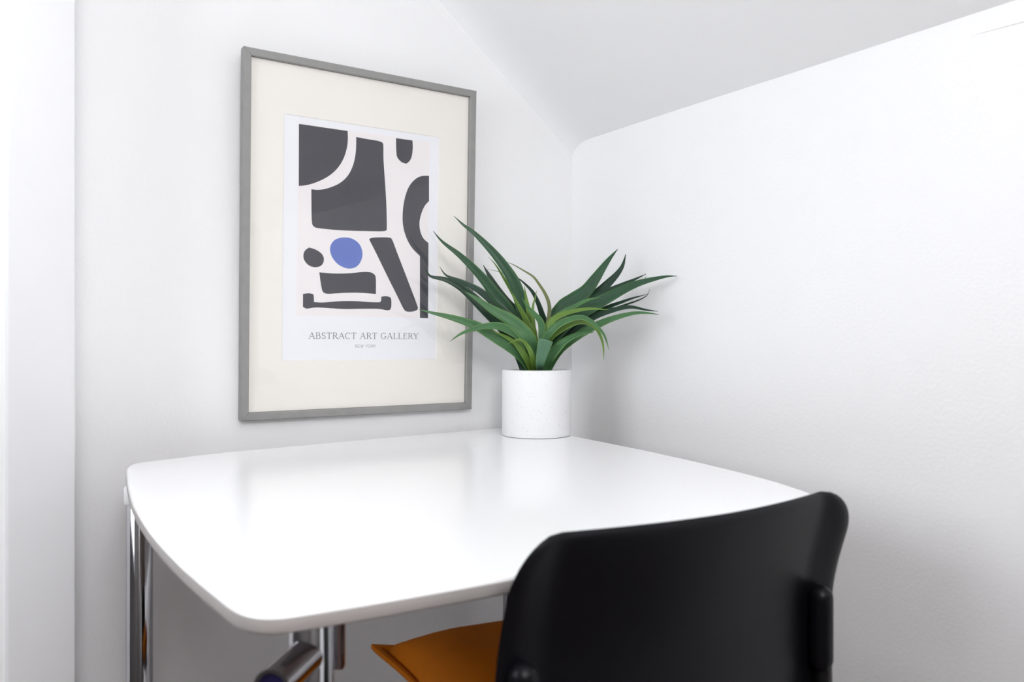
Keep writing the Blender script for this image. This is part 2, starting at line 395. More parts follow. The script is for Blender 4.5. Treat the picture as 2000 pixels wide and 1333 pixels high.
    (3, 0.0171, 0.30, [(-0.2164, -0.1908, 0.8678), (-0.2282, -0.2251, 0.9065), (-0.2259, -0.2482, 0.9296), (-0.2151, -0.2662, 0.9490), (-0.1986, -0.2921, 0.9628), (-0.1821, -0.3190, 0.9669)]),
    (3, 0.0141, 0.30, [(-0.2267, -0.1843, 0.8678), (-0.2351, -0.2044, 0.9347), (-0.2283, -0.2214, 0.9785), (-0.2070, -0.2440, 1.0077), (-0.1863, -0.2652, 1.0237), (-0.1684, -0.2842, 1.0363), (-0.1489, -0.3045, 1.0403)]),
    (4, 0.0129, 0.30, [(-0.2239, -0.1860, 0.8678), (-0.2419, -0.2257, 0.9523), (-0.2338, -0.2388, 0.9868), (-0.2187, -0.2547, 1.0028), (-0.1959, -0.2779, 1.0122), (-0.1736, -0.3013, 1.0162), (-0.1490, -0.3281, 1.0137)]),
    (1, 0.0246, 0.20, [(-0.2192, -0.1890, 0.8678), (-0.1920, -0.1890, 0.9490), (-0.1665, -0.2110, 0.9792), (-0.1454, -0.2293, 0.9959), (-0.1205, -0.2515, 1.0146)]),
]

# ------------------------------------------------------------------ the room
# picture wall: plane y = 0, knee wall: plane x = 0, corner at the origin; the roof slope rises away from the knee wall
RX, RY, RZ = -2.3, -3.0, 2.38
SLOPE = math.tan(math.radians(39.0))


def knee(y):
    return 1.447 + 0.017 * y


struct(MB().box(RX - .1, .1, RY - .1, .1, -.1, 0).done('floor', M['floor'], smooth=0))
# the plaster meets the slope in a soft rounded edge on the picture wall, so the wall runs up past the slope
struct(MB().box(-1.16, .1, 0, .1, 0, 2.6).done('wall_picture', M['wall'], smooth=0))
struct(MB().box(0, .1, RY, 0, 0, 1.7).done('wall_knee', M['wall'], smooth=0))
struct(MB().box(RX, -1.199, -.143, .1, 0, 2.6).done('wall_return', M['wall'], smooth=0))

# faint ridge of filler along an old board joint high on the knee wall
MB().tube([(0.0012, -.965, 1.4005), (0.0003, -1.0, 1.3995), (0.0002, -1.057, 1.3966), (0.0, -1.3, 1.389), (.0012, -1.6, 1.38)], [.0006, .0012, .0014, .0014, .0006], 10).done('filler_ridge', M['wall'], bpy.data.objects['wall_knee'])

# rounded pilaster (lining of the recess) beside the picture wall
mb = MB()
prof = []
x0, x1, yf, r = -1.2045, -1.1085, -0.153, 0.006
for a in range(0, 91, 15):
    t = math.radians(a)
    prof.append((x0 + r - r * math.cos(t), yf + r - r * math.sin(t)))
r2 = 0.003
for a in range(0, 91, 15):
    t = math.radians(a)
    prof.append((x1 - r2 + r2 * math.sin(t), yf + r2 - r2 * math.cos(t)))
prof += [(x1, 0.02), (x0, 0.02)]
n = len(prof)
mb.add([(x, y, 0) for x, y in prof] + [(x, y, 2.55) for x, y in prof],
       [(i, (i + 1) % n, (i + 1) % n + n, i + n) for i in range(n)] + [tuple(range(n))[::-1], tuple(range(n, 2 * n))])
struct(mb.done('trim_pilaster', M['gloss_trim'], smooth=40))
struct(MB().box(RX - .1, .1, RY - .1, RY, 0, 2.6).done('wall_back', M['dark_wall'], smooth=0))
# far wall with an opening for the added window
WY0, WY1, WZ0, WZ1 = -1.25, -0.25, 0.95, 1.95
struct(MB().box(RX - .1, RX, RY, WY0, 0, 2.6).box(RX - .1, RX, WY1, .1, 0, 2.6)
       .box(RX - .1, RX, WY0, WY1, 0, WZ0).box(RX - .1, RX, WY0, WY1, WZ1, 2.6).done('wall_far', M['dark_wall'], smooth=0))
# unseen window added for the fill light: frame, mullion, two panes, sill
w = bpy.data.objects.new('added_window_1', None)
w.location = (RX, WY0, WZ0)
w['kind'] = 'structure'
col.objects.link(w)
ORIGIN['added_window_1'] = Vector((RX, WY0, WZ0))
ft = .05
MB().box(RX - .08, RX - .02, WY0, WY0 + ft, WZ0, WZ1).box(RX - .08, RX - .02, WY1 - ft, WY1, WZ0, WZ1) \
    .box(RX - .08, RX - .02, WY0 + ft, WY1 - ft, WZ0, WZ0 + ft).box(RX - .08, RX - .02, WY0 + ft, WY1 - ft, WZ1 - ft, WZ1) \
    .done('added_window_frame', M['gloss_trim'], w, 0)
ym = (WY0 + WY1) / 2
MB().box(RX - .08, RX - .02, ym - .03, ym + .03, WZ0 + ft, WZ1 - ft).done('mullion', M['gloss_trim'], w, 0)
MB().box(RX - .052, RX - .048, WY0 + ft, ym - .03, WZ0 + ft, WZ1 - ft).done('pane', M['glass'], w, 0)
MB().box(RX - .052, RX - .048, ym + .03, WY1 - ft, WZ0 + ft, WZ1 - ft).done('pane', M['glass'], w, 0)
MB().bevel_box(RX - .02, RX + .12, WY0 - .05, WY1 + .05, WZ0 - .035, WZ0 - .002, .006).done('added_window_sill', M['gloss_trim'], w)

# ceiling: slope over the knee wall, then flat; a rounded cove of plaster where the slope meets the picture wall
mb = MB()
ys = [RY, -2.8, -1.8, -1.5, -1.05, -.7, -.35, -.15]
cove = [(-.09, 0), (-.06, .0015), (-.04, .005), (-.024, .011), (-.010, .022), (-.003, .032), (0.0, .045), (.02, .06)]
stations = [(y, 0.0) for y in ys] + [(y, -d) for y, d in cove]
xf = lambda y: -(RZ - knee(y)) / SLOPE
rows = []
random.seed(4)
for y, dz in stations:
    wav = 0.0015 * math.sin(y * 9) + 0.001 * math.sin(y * 23 + 1)
    row = []
    for fx in (0.03, -0.0, -.06, -.15, -.30, -.62, -.94):
        row.append((fx, y, knee(min(y, 0)) + wav * (1 if fx > -.1 else .3) - fx * SLOPE + dz))
    row.append((xf(y), y, RZ + dz))
    row.append((RX - .1, y, RZ + dz))
    rows.append(row)
nc = len(rows[0])
vs = [p for r_ in rows for p in r_]
fs = [(i * nc + j, i * nc + j + 1, (i + 1) * nc + j + 1, (i + 1) * nc + j) for i in range(len(rows) - 1) for j in range(nc - 1)]
k = len(vs)
vs2 = [(x, y, z + .12) for x, y, z in vs]
fs2 = [tuple(a + k for a in f) for f in fs]
nr = len(rows)
rim = [i for i in range(nc)] + [i * nc + nc - 1 for i in range(1, nr)] + [(nr - 1) * nc + j for j in range(nc - 2, -1, -1)] + [i * nc for i in range(nr - 2, 0, -1)]
fs3 = [(rim[i], rim[(i + 1) % len(rim)], rim[(i + 1) % len(rim)] + k, rim[i] + k) for i in range(len(rim))]
mb.add(vs + vs2, fs + fs2 + fs3)
struct(mb.done('ceiling', M['ceiling'], smooth=25))

# baseboards
struct(MB().box(-1.108, 0, -.014, 0, 0, .09).done('baseboard_picture', M['gloss_trim'], smooth=0))
struct(MB().box(-.014, 0, RY, -.014, 0, .09).done('baseboard_knee', M['gloss_trim'], smooth=0))

# unseen paper lantern added to light the room from behind and above the camera
LX, LY, LZ, LRAD = -1.30, -2.45, 1.74, 0.30
lamp = thing('added_fill_lantern', 'added fill light built as a round white paper lantern, unseen behind the camera', 'lamp', (LX, LY, LZ - LRAD))
lp = []
for i in range(49):
    a = math.pi * i / 48
    rib = 1.0 - 0.012 * (1 if i % 2 else 0)
    lp.append((LRAD * rib * math.sin(a), LZ - LRAD * math.cos(a)))
MB().lathe(LX, LY, lp, 48).done('fill_globe', M['lamp'], lamp, 60)
cz_ = min(RZ, knee(LY) - LX * SLOPE)
MB().tube([(LX, LY, LZ + LRAD - .005), (LX, LY, cz_ - .02)], .003, 10).done('cord', M['white_plastic'], lamp)
MB().lathe(LX, LY, [(0, cz_ - .035), (.03, cz_ - .035), (.042, cz_ - .02), (.045, cz_ + .03), (0, cz_ + .03)], 32).done('ceiling_rose', M['white_plastic'], lamp)

# ------------------------------------------------------------------ table
TZ, TT = 0.745, 0.0165
OUT = [(-1.038, -.190), (-1.020, -.151), (-.985, -.137), (-.920, -.114), (-.856, -.097), (-.760, -.083), (-.660, -.069), (-.540, -.052), (-.416, -.037),
       (-.330, -.028), (-.235, -.020), (-.190, -.022), (-.166, -.045), (-.162, -.100), (-.166, -.170), (-.174, -.260), (-.183, -.370), (-.192, -.474), (-.204, -.570), (-.222, -.690),
       (-.251, -.823), (-.284, -.915), (-.312, -.962), (-.345, -.990), (-.400, -1.006), (-.500, -1.020), (-.650, -1.028), (-.825, -1.028), (-.930, -1.025), (-.985, -1.022), (-1.024, -1.018),
       (-1.042, -1.008), (-1.053, -.985), (-1.059, -.934), (-1.067, -.830), (-1.071, -.720), (-1.071, -.620), (-1.067, -.500), (-1.058, -.380), (-1.048, -.275)]
table = thing('dining_table', 'white glossy table with bowed edges and chrome legs, set into the corner', 'table', (-.62, -.55, 0))
loop = catmull([(x, y, 0) for x, y in OUT], 6, True)
n = len(loop)
nrm = []
for i in range(n):
    t = (loop[(i + 1) % n] - loop[i - 1]).normalized()
    nrm.append(Vector((t.y, -t.x, 0)))
area = sum(loop[i].x * loop[(i + 1) % n].y - loop[(i + 1) % n].x * loop[i].y for i in range(n))
if area > 0:
    nrm = [v for v in nrm]
else:
    nrm = [-v for v in nrm]
# nrm points outward; rounded edge profile (outset, height)
prof = [(-.009, TZ), (-.006, TZ), (-.0035, TZ - .0006), (-.0015, TZ - .002), (-.0006, TZ - .0036), (-.0002, TZ - .005), (-.0012, TZ - .0056), (-.0012, TZ - TT), (-.009, TZ - TT)]
vs, fs = [], []
for off, z in prof:
    for i in range(n):
        v = loop[i] + nrm[i] * off
        vs.append((v.x, v.y, z))
for j in range(len(prof) - 1):
    for i in range(n):
        i2 = (i + 1) % n
        fs.append((j * n + i, j * n + i2, (j + 1) * n + i2, (j + 1) * n + i))
fs.append(tuple(range(n)))
fs.append(tuple((len(prof) - 1) * n + i for i in range(n))[::-1])
top = build('tabletop', vs, fs, M['table'], table, 40)
for p in top.data.polygons:
    if len(p.vertices) > 4:
        p.use_smooth = False

# strip all round the rim, its grey standing in for shade on the white edge
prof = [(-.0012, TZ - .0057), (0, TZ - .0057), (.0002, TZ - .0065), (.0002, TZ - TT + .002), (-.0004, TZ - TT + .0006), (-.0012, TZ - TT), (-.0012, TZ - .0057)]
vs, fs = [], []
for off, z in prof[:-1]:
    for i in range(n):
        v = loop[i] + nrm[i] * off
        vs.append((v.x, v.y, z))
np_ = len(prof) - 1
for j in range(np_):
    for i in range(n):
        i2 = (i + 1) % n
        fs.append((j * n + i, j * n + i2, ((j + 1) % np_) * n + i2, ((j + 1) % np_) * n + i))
build('edge_shade', vs, fs, M['edge_shade'], table, 40)

LEGS = [(-.9806, -.945, 1), (-1.031, -.285, 0), (-.275, -.150, 0), (-.375, -.900, 1)]
LR = .0187
for lx, ly, fr_ in LEGS:
    ztop = TZ - TT - (0.0 if fr_ else .026)
    leg = MB().lathe(lx, ly, [(0, 0.012), (LR, 0.012), (LR, ztop - .003), (LR - .002, ztop), (0, ztop)], 40).done('leg', M['chrome'], table, 40)
    MB().lathe(lx, ly, [(0, 0), (.02, 0), (.021, .004), (.021, .012), (0, .013)], 24).done('foot', M['black_tube'], leg)
    if not fr_:
        MB().lathe(lx, ly, [(0, ztop), (.021, ztop), (.022, ztop + .002), (.022, ztop + .023), (.02, TZ - TT), (0, TZ - TT)], 32).done('spacer', M['white_plastic'], leg)
# short diagonal stub tubes on the legs, their open ends pointing at the corners of the top
RZC, RR = .6825, .0150
M['end_plug'] = mat('dark blue end plug', (0.012, 0.009, 0.05), 0.3)
for (lx, ly, fr_), (sx, sy), ln in zip(LEGS, ((-.664, -.748), (-.72, .69), (.664, .748), (.72, -.69)), (.075, .0215, .0215, .055)):
    if not fr_:
        continue
    a = Vector((lx, ly, RZC))
    d_ = Vector((sx, sy, 0)).normalized()
    p = a + d_ * ln
    m_ = MB()
    m_.tube([a, p], RR, 32, caps=False)                       # outer wall, rim, inner wall
    m_.tube([p, p - d_ * .0001], [RR, RR - .0034], 32, caps=False)
    m_.tube([p - d_ * .0001, p - d_ * .010], RR - .0034, 32, caps=False)
    st = m_.done('stub_tube', M['chrome'], table, 40)
    MB().tube([p - d_ * .003, p - d_ * .011], RR - .0036, 24).done('end_plug', M['end_plug'], st)
# slim locking rod next to the front leg
MB().tube([(-.9505, -.928, TZ - TT), (-.9505, -.928, .658), (-.9510, -.9285, .655)], [.0062, .0062, .005], 20).done('locking_rod', M['chrome'], table, 40)

# ------------------------------------------------------------------ framed poster
FO = Vector((-.8175, -.0222, .7926))
FW, FH, AL = .5159, .725, .03114
FU = Vector((1, 0, 0))
FV = Vector((0, -math.sin(AL), math.cos(AL)))
FN = Vector((0, -math.cos(AL), -math.sin(AL)))           # towards the room
FD, FR = .021, .0150


def fp(u, v, w=0.0):
    return FO + FU * u + FV * v + FN * w


pic = thing('framed_poster', 'grey framed abstract art poster with charcoal shapes, leaning off the white wall', 'picture', fp(FW / 2, 0, -FD))
corners_o = [(0, 0), (FW, 0), (FW, FH), (0, FH)]
corners_i = [(FR, FR), (FW - FR, FR), (FW - FR, FH - FR), (FR, FH - FR)]
for i in range(4):
    a, b = corners_o[i], corners_o[(i + 1) % 4]
    c, d_ = corners_i[(i + 1) % 4], corners_i[i]
    e = .0012
    vs = []
    cx, cy = (a[0] + b[0] + c[0] + d_[0]) / 4, (a[1] + b[1] + c[1] + d_[1]) / 4
    shrink = lambda q: (q[0] + (e if q[0] < cx else -e) * (1 if i % 2 else 0), q[1] + (e if q[1] < cy else -e) * (0 if i % 2 else 1))
    quad = [a, b, c, d_]
    vs += [fp(q[0], q[1], -FD) for q in quad]
    vs += [fp(q[0], q[1], -e) for q in quad]
    vs += [fp(*shrink(q), 0) for q in quad]
    fs = [(0, 3, 2, 1), (8, 9, 10, 11)]
    for lv in (0, 4):
        for j in range(4):
            j2 = (j + 1) % 4
            fs.append((lv + j, lv + j2, lv + 4 + j2, lv + 4 + j))
    build('frame_rail', vs, fs, M['frame_grey'], pic, 0)


def slab(u0, u1, v0, v1, w0, w1):
    vs = [fp(u, v, w_) for w_ in (w0, w1) for v in (v0, v1) for u in (u0, u1)]
    return vs, [(0, 2, 3, 1), (4, 5, 7, 6), (0, 1, 5, 4), (2, 6, 7, 3), (0, 4, 6, 2), (1, 3, 7, 5)]


g = .0005
build('backing_board', *slab(FR + g, FW - FR - g, FR + g, FH - FR - g, -.0185, -.0125), M['backing'], pic, 0)
PU0, PU1, PV0, PV1 = .0820, .4270, .1165, .6092
pr = build('print', *slab(FR + .02, FW - FR - .02, FR + .02, FH - FR - .02, -.0120, -.0104), M['paper'], pic, 0)
# mount board with a bevelled window
mo, mi = [(FR + g, FR + g), (FW - FR - g, FR + g), (FW - FR - g, FH - FR - g), (FR + g, FH - FR - g)], [(PU0, PV0), (PU1, PV0), (PU1, PV1), (PU0, PV1)]
bv = .0010
mib = [(PU0 - bv, PV0 - bv), (PU1 + bv, PV0 - bv), (PU1 + bv, PV1 + bv), (PU0 - bv, PV1 + bv)]
vs = [fp(*q, -.0102) for q in mo] + [fp(*q, -.0090) for q in mo] + [fp(*q, -.0090) for q in mib] + [fp(*q, -.0102) for q in mi]
fs = []
for lv in (0, 4, 8):
    for j in range(4):
        fs.append((lv + j, lv + (j + 1) % 4, lv + 4 + (j + 1) % 4, lv + 4 + j))
for j in range(4):
    fs.append((12 + j, 12 + (j + 1) % 4, (j + 1) % 4, j))
build('mount_board', vs, fs, M['mat_cream'], pic, 0)
build('glass_pane', *slab(FR + g, FW - FR - g, FR + g, FH - FR - g, -.0074, -.0054), M['glass'], pic, 0)


def soften(P, it=2, keep=42):
    for _ in range(it):
        out = []
        n_ = len(P)
        for i_ in range(n_):
            a_, b_, c_ = Vector(P[i_ - 1]), Vector(P[i_]), Vector(P[(i_ + 1) % n_])
            ang = (b_ - a_).angle(c_ - b_) if (b_ - a_).length > 1e-7 and (c_ - b_).length > 1e-7 else 0
            if math.degrees(ang) > keep:
                out.append(tuple(b_))
            else:
                out.append(tuple(b_ * .75 + a_ * .25))
                out.append(tuple(b_ * .75 + c_ * .25))
        P = out
    return P


def flat(name, P, w0, w1, material, parent, label=None):
    n_ = len(P)
    vs_ = [fp(u, v, w0) for u, v in P] + [fp(u, v, w1) for u, v in P]
    fs_ = [tuple(range(n_)), tuple(range(n_, 2 * n_))[::-1]] + [(i_, (i_ + 1) % n_, (i_ + 1) % n_ + n_, i_ + n_) for i_ in range(n_)]
    return build(name, vs_, fs_, material, parent, 0, label)


flat('art_ground', [(.1105, .2075), (.4045, .2075), (.4045, .5960), (.1105, .5960)], -.01045, -.01035, M['paper_pink'], pr)
for key, P in ART_SHAPES.items():
    flat('art_shape', soften(P), -.01036, -.01022, M['ink_blue'] if key == 'S6' else M['ink'], pr, 'blue printed disc' if key == 'S6' else None)

# lettering, drawn as strokes: (x0, y0, x1, y1, width) on a cap height of 1
TH, TN = .115, .055


def arc(cx, cy, rx, ry, a0, a1, w0, w1, n_=10):
    """polyline arc; the pen is thick (w1) where it runs vertically and thin (w0) where it runs level"""
    out = []
    for i_ in range(n_):
        t0, t1 = math.radians(a0 + (a1 - a0) * i_ / n_), math.radians(a0 + (a1 - a0) * (i_ + 1) / n_)
        tm = (t0 + t1) / 2
        w_ = w0 + (w1 - w0) * abs(math.cos(tm)) ** 1.5
        out.append((cx + rx * math.cos(t0), cy + ry * math.sin(t0), cx + rx * math.cos(t1), cy + ry * math.sin(t1), w_))
    return out


def serif(x, y, w=.26):
    return [(x - w / 2, y, x + w / 2, y, .05)]


def stem(x, top=True, bot=True):
    return [(x, 0, x, 1, TH)] + (serif(x, .975) if top else []) + (serif(x, .025) if bot else [])


SERIF = {
    'A': (.80, [(.08, .02, .40, 1, TN), (.39, 1, .70, .02, TH), (.20, .36, .58, .36, TN)] + serif(.07, .025, .22) + serif(.71, .025, .24)),
    'B': (.68, stem(.15) + [(.15, .975, .36, .975, TN), (.15, .53, .38, .53, TN), (.15, .025, .38, .025, TN)] + arc(.36, .755, .17, .22, 90, -90, TN, TH) + arc(.38, .28, .21, .255, 90, -90, TN, TH)),
    'S': (.58, arc(.29, .745, .19, .23, 35, 235, TN, TH) + arc(.29, .265, .21, .24, 75, -145, TN, TH) + [(.18, .557, .345, .497, TH), (.47, .98, .47, .72, .045), (.09, .02, .09, .28, .045)]),
    'T': (.72, stem(.36, top=False) + [(.04, .97, .68, .97, TN), (.055, .99, .04, .76, .045), (.665, .99, .68, .76, .045)]),
    'R': (.72, stem(.15) + [(.15, .975, .36, .975, TN), (.15, .49, .36, .49, TN)] + arc(.36, .73, .19, .24, 90, -90, TN, TH) + [(.36, .49, .66, .02, TH)] + serif(.69, .025, .18)),
    'C': (.74, arc(.40, .50, .33, .49, 48, 312, TN, TH, 18) + [(.635, .98, .635, .70, .045)]),
    'G': (.82, arc(.41, .50, .34, .49, 48, 318, TN, TH, 18) + [(.645, .98, .645, .70, .045), (.66, .14, .66, .44, TH)] + serif(.66, .43, .26)),
    'L': (.64, stem(.15) + [(.15, .03, .56, .03, TN), (.56, .02, .59, .27, .045)]),
    'E': (.66, stem(.15) + [(.15, .97, .55, .97, TN), (.15, .51, .44, .51, TN), (.15, .03, .57, .03, TN), (.55, .98, .555, .76, .045), (.44, .40, .44, .62, .04), (.57, .02, .60, .26, .045)]),
    'Y': (.74, [(.08, .97, .37, .44, TH), (.66, .97, .37, .44, TN), (.37, .0, .37, .46, TH)] + serif(.09, .975, .26) + serif(.66, .975, .22) + serif(.37, .025)),
    ' ': (.34, []),
}
W_ = .075
SANS = {
    'N': (.78, [(.1, 0, .1, 1, W_), (.1, 1, .62, 0, W_), (.62, 0, .62, 1, W_)]),
    'E': (.60, [(.1, 0, .1, 1, W_), (.1, .96, .5, .96, W_), (.1, .5, .46, .5, W_), (.1, .04, .5, .04, W_)]),
    'W': (.98, [(.04, 1, .25, 0, W_), (.25, 0, .47, 1, W_), (.47, 1, .69, 0, W_), (.69, 0, .90, 1, W_)]),
    'Y': (.66, [(.04, 1, .31, .48, W_), (.58, 1, .31, .48, W_), (.31, 0, .31, .5, W_)]),
    'O': (.86, arc(.41, .5, .36, .47, 0, 360, W_, W_, 20)),
    'R': (.64, [(.1, 0, .1, 1, W_), (.1, .96, .32, .96, W_), (.1, .5, .32, .5, W_), (.3, .5, .54, 0, W_)] + arc(.32, .73, .2, .23, 90, -90, W_, W_)),
    'K': (.64, [(.1, 0, .1, 1, W_), (.12, .46, .52, 1, W_), (.24, .6, .56, 0, W_)]),
    ' ': (.45, []),
}


def lettering(text, font, u0, u1, v, cap, parent, space):
    total = sum(font[c][0] for c in text) + space * (len(text) - 1)
    sx = (u1 - u0) / total
    m_ = MB()
    x = 0.0
    for c in text:
        adv, strokes = font[c]
        for (ax, ay, bx, by, w_) in strokes:
            a_, b_ = Vector(((x + ax) * sx, ay * cap)), Vector(((x + bx) * sx, by * cap))
            t_ = (b_ - a_).normalized() if (b_ - a_).length > 0 else Vector((1, 0))
            s_ = Vector((-t_.y, t_.x)) * w_ * cap / 2
            q = [a_ + s_, a_ - s_, b_ - s_, b_ + s_]
            m_.add([fp(u0 + k_.x, v + k_.y, -.01030) for k_ in q] + [fp(u0 + k_.x, v + k_.y, -.01022) for k_ in q],
                   [(0, 1, 2, 3), (7, 6, 5, 4), (0, 4, 5, 1), (1, 5, 6, 2), (2, 6, 7, 3), (3, 7, 4, 0)])
        x += adv + space
    return m_


lettering('ABSTRACT ART GALLERY', SERIF, .1362, .3835, .1605, .0132, pr, .06).done('title_lettering', M['ink_grey'], pr, 0, 'grey serif lettering reading ABSTRACT ART GALLERY')
lettering('NEW YORK', SANS, .2368, .2828, .1420, .0066, pr, .10).done('caption_lettering', M['ink_grey'], pr, 0, 'small grey lettering reading NEW YORK')

# ------------------------------------------------------------------ potted plant
PX, PY, PR, PT = -.2315, -.1835, .0750, .8875
plant = thing('potted_plant', 'spiky green strap leaved plant in a speckled white round pot', 'plant', (PX, PY, TZ))
MB().lathe(PX, PY, [(0, TZ), (PR - .006, TZ), (PR - .0015, TZ + .0012), (PR, TZ + .004), (PR, PT - .003), (PR - .001, PT - .0006), (PR - .003, PT),
                    (PR - .0055, PT - .0008), (PR - .007, PT - .003), (PR - .007, PT - .035), (0, PT - .035)], 96).done('pot', M['pot'], plant, 40)
random.seed(2)
mb = MB()
for i in range(9):
    for k in range(24):
        r_, a = (PR - .0075) * i / 8, 2 * math.pi * k / 24
        mb.v.append(Vector((PX + r_ * math.cos(a), PY + r_ * math.sin(a), PT - .026 + random.uniform(-.003, .003))))
for i in range(8):
    for k in range(24):
        mb.f.append((i * 24 + k, i * 24 + (k + 1) % 24, (i + 1) * 24 + (k + 1) % 24, (i + 1) * 24 + k))
mb.done('soil', M['soil'], plant, 60)

AXIS = Vector((PX, PY, PT - .01))


def leaf(ci, width, roll, P, blunt=False):
    path = catmull(P, 4)
    n_ = len(path)
    L = [0.0]
    for i_ in range(1, n_):
        L.append(L[-1] + (path[i_] - path[i_ - 1]).length)
    vs_, fs_, uvs = [], [], []
    # the blade turns its upper face towards the room and a little upwards
    face = Vector((-.535, -.845, .35)).normalized()
    for i_, p in enumerate(path):
        s = L[i_] / L[-1]
        t = (path[min(i_ + 1, n_ - 1)] - path[max(i_ - 1, 0)]).normalized()
        side = t.cross(face).normalized()
        up = side.cross(t).normalized()
        ang = roll * math.sin(s * 2.6)
        sd = side * math.cos(ang) + up * math.sin(ang)
        un = up * math.cos(ang) - side * math.sin(ang)
        if blunt:
            w_ = width * (.06 + .94 * s)
        else:
            grow = min(1.0, .42 + 1.5 * s)
            w_ = 1.28 * width * grow * max(.02, min(1.0, (1 - s) / .5)) ** .8
        h_ = w_ / 2
        fold = .22 * h_
        th = .00035 + .02 * h_
        for q in (-1, -.5, 0, .5, 1):
            vs_.append(p + sd * h_ * q + un * (fold * (abs(q) ** 1.3) + (th if abs(q) < 1 else 0)))
        for q in (1, .5, 0, -.5, -1):
            vs_.append(p + sd * h_ * q + un * (fold * (abs(q) ** 1.3) - th))
    m_ = 10
    for i_ in range(n_ - 1):
        for k_ in range(m_):
            k2 = (k_ + 1) % m_
            fs_.append((i_ * m_ + k_, i_ * m_ + k2, (i_ + 1) * m_ + k2, (i_ + 1) * m_ + k_))
    fs_.append(tuple(range(m_))[::-1])
    fs_.append(tuple((n_ - 1) * m_ + k_ for k_ in range(m_)))
    off = ORIGIN[plant.name]
    me = bpy.data.meshes.new('leaf')
    me.from_pydata([tuple(v - off) for v in vs_], [], fs_)
    ux = [0, .25, .5, .75, 1, 1, .75, .5, .25, 0]
    lay = me.uv_layers.new(name='UVMap')
    for poly in me.polygons:
        for li in poly.loop_indices:
            vi = me.loops[li].vertex_index
            lay.data[li].uv = (ux[vi % m_], (vi // m_) / (n_ - 1))
        poly.use_smooth = True
    me.materials.append(LEAF_MATS[ci])
    o_ = bpy.data.objects.new('leaf', me)
    col.objects.link(o_)
    o_.parent = plant
    return o_


for ci, wd, roll, P in LEAVES:
    leaf(ci, wd, roll, P, blunt=(ci == 6))

# ------------------------------------------------------------------ chair
CX = -.6535
chair = thing('chair', 'black plastic shell chair drawn up to the front of the white table', 'chair', (CX, -.83, 0))
HWD, ZT, ZB = .2160, .793, .470


def back_y(s, z):
    """rear face: bulges towards the back in the middle, flat wings at the sides, top leaning back"""
    b_ = -.0235 * (1 - min(1.0, abs(s) / .170) ** 1.8)
    k_ = max(0.0, min(1.0, (z - .665) / .128))
    lean = -.026 * k_ * k_ * (3 - 2 * k_) * .5 - .026 * .5 * k_ * k_
    curl = max(0.0, (abs(s) - .162) / .054)
    b_ -= (.0045 + .0075 * k_) * curl ** 1.25             # side wings curl back again
    low = .010 * max(0.0, (.62 - z) / .15) ** 1.5
    return -1.0655 + b_ + lean + low


def shell_outline(s_n, z_n):
    """map the unit square to the rounded back outline"""
    return s_n * HWD, ZB + (ZT - ZB) * z_n


NS, NZ = 72, 40
TK = .0100
rc = .050                                              # top corner radius
vs, fs = [], []


def back_pt(i_, j_, depth):
    zt = j_ / NZ
    sN = -1 + 2 * i_ / NS
    z = ZB + (ZT - ZB) * (1 - (1 - zt) ** 1.35)
    half = HWD
    # rounded top and bottom corners
    for edge, rad in ((ZT, rc), (ZB, .04)):
        dd = abs(z - edge)
        if dd < rad:
            half = min(half, HWD - rad + math.sqrt(max(0.0, rad * rad - (rad - dd) ** 2)))
    s = sN * half
    # the top edge rises very slightly at the shoulders
    y = back_y(s, z)
    return Vector((CX + s, y + depth, z))


def rim_round(i_, j_):
    e = min(i_, NS - i_, j_, NZ - j_)
    return [0.0, .62, .9, 1.0][min(e, 3)]


for side in (0, 1):
    for j in range(NZ + 1):
        for i in range(NS + 1):
            r_ = rim_round(i, j)
            dpt = TK / 2 + (TK / 2 * r_) * (1 if side else -1)
            vs.append(back_pt(i, j, dpt))
half_n = (NS + 1) * (NZ + 1)
for side in (0, 1):
    for j in range(NZ):
        for i in range(NS):
            a = side * half_n + j * (NS + 1) + i
            fs.append((a, a + 1, a + NS + 2, a + NS + 1))
build('backrest', vs, fs, M['black_plastic'], chair, 60)

for sgn in (-1, 1):
    xs = CX - .007 + sgn * .1885
    yb = -1.0655 - .0105
    R1 = .0128
    pts, rad = [], []
    for a in range(0, 91, 15):
        t = math.radians(a)
        pts.append((xs, yb + .010 * (1 - math.sin(math.radians(90 - a))) * 0, .6900 - R1 + R1 * math.cos(t)))
        rad.append(max(.0004, R1 * math.sin(t)))
    pts += [(xs, yb, .66), (xs, yb, .63), (xs, yb, .612)]
    rad += [R1, R1, R1]
    for a in (30, 60, 80):
        t = math.radians(a)
        pts.append((xs, yb + .002 * a / 80, .612 - .010 * math.sin(t)))
        rad.append(R1 * (.55 + .45 * math.cos(t)))
    up = MB().tube(pts, rad, 24).done('tube_sleeve', M['black_plastic'], chair, 50)
    # bracket rib between sleeve and shell
    MB().bevel_box(xs - .006, xs + .006, yb, -1.060, .606, .676, .002, 2).done('rib', M['black_plastic'], up)
    tube_pts = catmull([(xs + sgn * .003, yb, .625), (xs + sgn * .003, yb, .56), (xs + sgn * .003, yb + .006, .49), (xs, yb + .040, .448), (xs - sgn * .004, yb + .12, .437),
                        (xs - sgn * .008, -.70, .437)], 6)
    MB().tube(tube_pts, .0095, 18).done('back_tube', M['black_tube'], chair, 50)

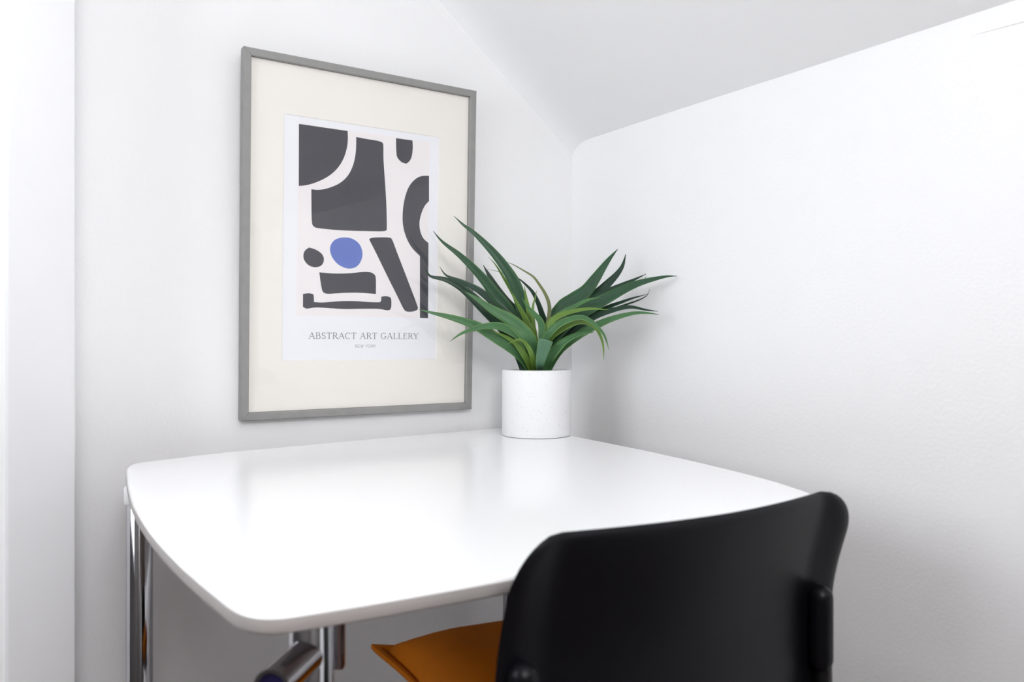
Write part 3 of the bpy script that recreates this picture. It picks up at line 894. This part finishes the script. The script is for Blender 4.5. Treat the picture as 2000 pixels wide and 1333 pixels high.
# seat shell
vs, fs = [], []
SY0, SY1 = -1.045, -.625
NI, NJ = 28, 28
for side in (0, 1):
    for j in range(NJ + 1):
        for i in range(NI + 1):
            u, v = -1 + 2 * i / NI, j / NJ
            y = SY0 + (SY1 - SY0) * v
            half = .212
            dd = min(y - SY0, SY1 - y)
            if dd < .05:
                half = .212 - .05 + math.sqrt(max(0, .05 ** 2 - (.05 - dd) ** 2))
            z = .458 + .012 * abs(u) ** 3 + .018 * max(0, (.25 - v) / .25) ** 2 - .022 * max(0, (v - .8) / .2) ** 2
            vs.append((CX + u * half, y, z - (.007 if side else 0) * [0, .7, 1][min(2, i, NI - i, j, NJ - j)]))
hn = (NI + 1) * (NJ + 1)
for side in (0, 1):
    for j in range(NJ):
        for i in range(NI):
            a = side * hn + j * (NI + 1) + i
            fs.append((a, a + 1, a + NI + 2, a + NI + 1))
build('seat', vs, fs, M['black_plastic'], chair, 60)
for sx in (-1, 1):
    for yt, yl in ((-.99, -1.06), (-.70, -.655)):
        lg = MB().tube(catmull([(CX + sx * .178, yt, .440), (CX + sx * .190, (yt + yl) / 2, .30), (CX + sx * .205, yl, .012)], 5), .0105, 18).done('leg', M['black_tube'], chair, 50)
        MB().lathe(CX + sx * .205, yl, [(0, 0), (.013, 0), (.0135, .004), (.0125, .02), (0, .021)], 20).done('foot', M['black_plastic'], lg)

# ------------------------------------------------------------------ cushion
cz = .517
cc = Vector((-.630, -.800, 0))
cushion = thing('cushion', 'burnt orange velvet cushion with stitched border lying on the black chair seat', 'cushion', (cc.x, cc.y, .470))
HS = .209
ROT = math.radians(-13)
NG = 36


def cpos(u, v, side):
    """u, v in -1..1; pinched sides, plump middle"""
    e = max(abs(u), abs(v))
    pin = .060 * (1 - u * u) * abs(v) ** 2 * (1 if abs(v) > 0 else 0)
    pin2 = .060 * (1 - v * v) * abs(u) ** 2
    x = HS * u * (1 - pin2 / HS * .9)
    y = HS * v * (1 - pin / HS * .9)
    rnd = 1 - .085 * abs(u * v) ** 5
    x, y = x * rnd, y * rnd
    b = .89
    if e < b:
        a_, c_ = u / b, v / b
        t = (max(0, 1 - a_ * a_) ** .5) * (max(0, 1 - c_ * c_) ** .5)
        h_ = .060 * t ** .85 + .0022
    else:
        h_ = .0034 if e > .905 else .0012
        if e > .999:
            h_ = .0
    wr = .0022 * math.sin(9 * u + 4 * v) * math.sin(5 * v - 2 * u) * (1 - e * e)
    z = cz + side * (h_ + wr) + .006 * (abs(u * v)) ** 2
    if side < 0:
        z = max(z, cz - .051)
    c_, s_ = math.cos(ROT), math.sin(ROT)
    return Vector((cc.x + x * c_ - y * s_, cc.y + x * s_ + y * c_, z))


params = [-1, -.99, -.95, -.91, -.9, -.89] + [-.89 + 1.78 * k_ / 32 for k_ in range(1, 32)] + [.89, .9, .91, .95, .99, 1]
ng = len(params)
vs, fs = [], []
for side in (1, -1):
    for v in params:
        for u in params:
            vs.append(cpos(u, v, side))
for side in (0, 1):
    for j in range(ng - 1):
        for i in range(ng - 1):
            a = side * ng * ng + j * ng + i
            fs.append((a, a + 1, a + ng + 1, a + ng))
cover = build('cover', vs, fs, M['cushion'], cushion, 70)
